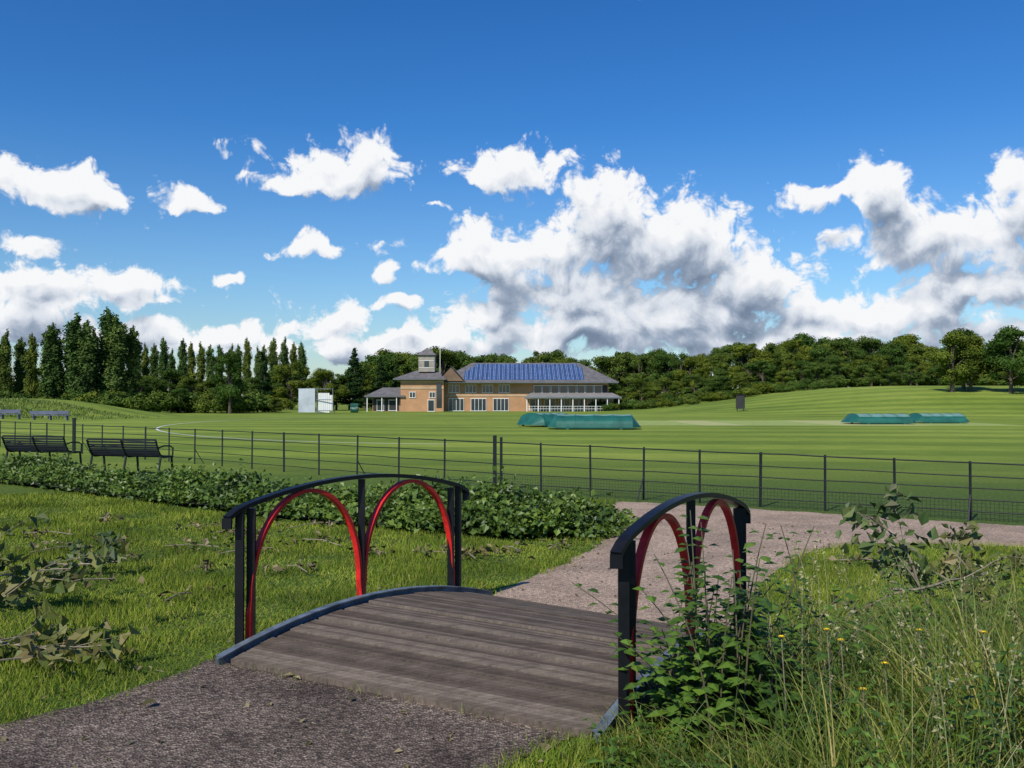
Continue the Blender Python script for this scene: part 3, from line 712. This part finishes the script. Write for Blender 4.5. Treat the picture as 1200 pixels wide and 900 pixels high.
# ------------------------------------------------------------ sun + sky
AZ=math.radians(212);EL=math.radians(43)
sd=bpy.data.lights.new('sun','SUN');sd.energy=4.8;sd.angle=math.radians(.53);sd.color=(1,.945,.85)
so_=bpy.data.objects.new('sun',sd);sc.collection.objects.link(so_)
dv=Vector((math.sin(AZ)*math.cos(EL),math.cos(AZ)*math.cos(EL),math.sin(EL)))
so_.rotation_euler=dv.to_track_quat('Z','Y').to_euler()
wd=bpy.data.worlds.new('World');sc.world=wd;wd.use_nodes=True;nt=wd.node_tree
wd.cycles.sampling_method='NONE'
CL=[(5.2,10.6,2.9,3.2,1),(1.2,8.9,4.8,2.0,1),(9.8,9.2,5.6,2.5,1),(14.5,6.8,4.8,2.2,1),(4.0,6.4,6.5,2.4,1),(-2.8,8.5,2.8,.8,1),(10.5,5.0,8.5,1.8,1),(3.0,4.0,7.5,1.3,1),
(18.2,11.5,2.4,.75,.9),(21.5,11.6,2.0,1.7,1),(24.5,9.0,4.4,1.8,1),(29,10.4,2.0,1.9,1),(26.5,6,6,1.5,.95),(20,4.9,7,1.2,1),(30,3.4,8,1.3,1),(34,8,4,3,1),
(-10.4,13.5,3.7,1.4,1),(-8.8,14.4,2.0,1.4,1),(-12.8,12.7,2.4,.7,.9),(.2,13.9,3.5,1.25,1),(-25.2,11.3,4.2,1.15,1),(-29,11.6,2.6,1.1,1),(-19.3,11.2,1.7,.75,1),
(-16,12.9,1.7,.8,.62),(-17,14,1.1,.8,.5),(-11.3,9.0,3.8,.75,.66),(-4.6,11.4,1.3,.4,.8),(-23.4,6.5,4.3,1.1,1),(-26.2,5.9,3.6,1.3,1),(-29,4.6,3.8,1.3,1),(-16.9,7,1.1,.45,.75),
(-7.5,7.5,1.1,.55,.5),(-7,5.9,1.9,.75,.8),(-11.5,4.5,4.2,1.3,.8),(-16.5,3.6,4.2,.9,.9),(-21.5,3.4,5,.9,.95),(-6,3.2,8,.9,1),(8.8,24.1,2.3,.6,.85),(-27,8.5,3.8,1.0,.5),(15,3.2,9,1.2,1),(-1.5,5.0,2.5,1.4,.95)]
def vm(nt,op,a,b_=None,s=None):
    n=nt.nodes.new('ShaderNodeVectorMath');n.operation=op
    for k,v in((0,a),(1,b_)):
        if v is None: continue
        if isinstance(v,tuple): n.inputs[k].default_value=v
        else: nt.links.new(v,n.inputs[k])
    if s is not None:n.inputs['Scale'].default_value=s
    return n.outputs['Value'] if op=='LENGTH' else n.outputs[0]
def ma(nt,op,a,b_=0.0,c=None,clamp=False):
    n=nt.nodes.new('ShaderNodeMath');n.operation=op;n.use_clamp=clamp
    for k,v in((0,a),(1,b_),(2,c)):
        if v is None: continue
        if isinstance(v,(int,float)): n.inputs[k].default_value=v
        else: nt.links.new(v,n.inputs[k])
    return n.outputs[0]
def n2(nt,vec,scale,detail,rough,out='Fac'):
    n=nt.nodes.new('ShaderNodeTexNoise');n.noise_dimensions='2D';n.inputs['Scale'].default_value=scale;n.inputs['Detail'].default_value=detail;n.inputs['Roughness'].default_value=rough
    nt.links.new(vec,n.inputs['Vector']);return n.outputs[out]
def make_group(name,cl,det,vod,amp,vamp):
    G=bpy.data.node_groups.new(name,'ShaderNodeTree')
    G.interface.new_socket('P',in_out='INPUT',socket_type='NodeSocketVector');G.interface.new_socket('D',in_out='OUTPUT',socket_type='NodeSocketFloat')
    gi=G.nodes.new('NodeGroupInput');go=G.nodes.new('NodeGroupOutput');p=gi.outputs[0]
    wn=vm(G,'SCALE',vm(G,'SUBTRACT',n2(G,p,16,2,.5,'Color'),(.5,.5,.5)),None,.05)
    wp=vm(G,'ADD',p,wn);M=None
    for a,e_,ra_,re_,wt in cl:
        a,e_,ra_,re_=[math.radians(v) for v in(a,e_,ra_,re_)]
        sx_,sy_=1/ra_/1.15,1/re_/1.15
        n=G.nodes.new('ShaderNodeVectorMath');n.operation='MULTIPLY_ADD';G.links.new(wp,n.inputs[0]);n.inputs[1].default_value=(sx_,sy_,0);n.inputs[2].default_value=(-a*sx_,-e_*sy_,0)
        m_=ma(G,'MULTIPLY_ADD',vm(G,'LENGTH',n.outputs[0]),-1.0,wt)
        if M is None: M=m_
        else:
            n=G.nodes.new('ShaderNodeMath');n.operation='SMOOTH_MAX';G.links.new(M,n.inputs[0]);G.links.new(m_,n.inputs[1]);n.inputs[2].default_value=.15;M=n.outputs[0]
    M=ma(G,'MAXIMUM',M,-1.2)
    D=ma(G,'ADD',M,ma(G,'MULTIPLY_ADD',n2(G,p,20,det,.60),amp,-amp/2))
    if vamp>0:
        vo=G.nodes.new('ShaderNodeTexVoronoi');vo.voronoi_dimensions='2D';vo.feature='F1';vo.inputs['Scale'].default_value=34;vo.inputs['Detail'].default_value=vod;vo.inputs['Roughness'].default_value=.7;vo.normalize=True
        G.links.new(wp,vo.inputs['Vector'])
        D=ma(G,'ADD',D,ma(G,'MULTIPLY_ADD',vo.outputs['Distance'],-vamp,vamp*.32))
    G.links.new(D,go.inputs[0]);return G
tc=nt.nodes.new('ShaderNodeTexCoord');nv=vm(nt,'NORMALIZE',tc.outputs['Generated'])
s_=nt.nodes.new('ShaderNodeSeparateXYZ');nt.links.new(nv,s_.inputs[0])
az=ma(nt,'ARCTAN2',s_.outputs[0],s_.outputs[1]);el=ma(nt,'ARCSINE',s_.outputs[2])
cb=nt.nodes.new('ShaderNodeCombineXYZ');nt.links.new(az,cb.inputs[0]);nt.links.new(el,cb.inputs[1]);P0=cb.outputs[0]
def sm(v,a,b_):
    n=nt.nodes.new('ShaderNodeMapRange');n.interpolation_type='SMOOTHSTEP';nt.links.new(v,n.inputs[0]);n.inputs[1].default_value=a;n.inputs[2].default_value=b_;return n.outputs[0]
sk=nt.nodes.new('ShaderNodeTexSky');sk.sky_type='NISHITA';sk.sun_disc=False;sk.sun_elevation=EL;sk.sun_rotation=AZ;sk.ozone_density=2.0;sk.air_density=1.0;sk.dust_density=.5
tint=ramp(nt,el,[(.95,1.05,1.12),(.66,.98,1.25),(.28,.76,1.28),(.13,.58,1.18)],[0.0,.12,.28,.55])
skc=mix(nt,1.0,sk.outputs[0],tint,'MULTIPLY')
bg=nt.nodes['Background'];nt.links.new(skc,bg.inputs[0]);bg.inputs[1].default_value=.10
out=nt.nodes['World Output']
def mixsh(f,a,b_):
    n=nt.nodes.new('ShaderNodeMixShader')
    if isinstance(f,float): n.inputs[0].default_value=f
    else: nt.links.new(f,n.inputs[0])
    nt.links.new(a,n.inputs[1]);nt.links.new(b_,n.inputs[2]);return n.outputs[0]
sectors=[(-40,-14),(-14,-1.5),(-1.5,13),(13,42)];cur=bg.outputs[0]
for k,(a0,a1) in enumerate(sectors):
    cl=[c_ for c_ in CL if c_[0]+c_[2]*1.5+2.2>a0 and c_[0]-c_[2]*1.5-2.2<a1]
    GF=make_group('cloud_full_%d'%k,cl,8,3,1.9,1.4);GL=make_group('cloud_soft_%d'%k,cl,2,0,1.25,0)
    def dens(G,off):
        g=nt.nodes.new('ShaderNodeGroup');g.node_tree=G;nt.links.new(vm(nt,'ADD',P0,off),g.inputs[0]);return g.outputs[0]
    D0=dens(GF,(0,0,0));D1=dens(GL,(-.004,.012,0));D2=dens(GL,(-.008,.042,0))
    cov=ma(nt,'MULTIPLY',sm(D0,-.03,.38),sm(el,-.01,.02))
    tau=ma(nt,'ADD',ma(nt,'MULTIPLY',ma(nt,'MAXIMUM',D1,0.0),.30),ma(nt,'MULTIPLY',ma(nt,'MAXIMUM',D2,0.0),1.15))
    lit=ma(nt,'EXPONENT',ma(nt,'MULTIPLY',tau,-1.0))
    lit=ma(nt,'ADD',lit,ma(nt,'MULTIPLY',ma(nt,'SUBTRACT',D0,D1),.40))
    ccol=ramp(nt,lit,[(.19,.25,.35),(.34,.41,.53),(.72,.77,.85),(.97,.98,1.0)],[.12,.34,.60,.90])
    b2=nt.nodes.new('ShaderNodeBackground');nt.links.new(ccol,b2.inputs[0]);b2.inputs[1].default_value=.96
    cloudy=mixsh(cov,bg.outputs[0],b2.outputs[0])
    win=ma(nt,'MULTIPLY',ma(nt,'GREATER_THAN',az,math.radians(a0)),ma(nt,'LESS_THAN',az,math.radians(a1)+1e-6))
    top=.30 if k in(0,1,3) else .47
    win=ma(nt,'MULTIPLY',win,ma(nt,'MULTIPLY',ma(nt,'GREATER_THAN',el,-.01),ma(nt,'LESS_THAN',el,top)))
    cur=mixsh(win,cur,cloudy)
nt.links.new(cur,out.inputs[0])

# ------------------------------------------------------------ camera
cd=bpy.data.cameras.new('camera');cd.lens=33;cd.sensor_width=36;cd.clip_end=6000;cd.clip_start=.05
co=bpy.data.objects.new('camera',cd);sc.collection.objects.link(co);co.location=(0,0,1.7);co.rotation_euler=(math.radians(90+.94),0,0)
sc.camera=co
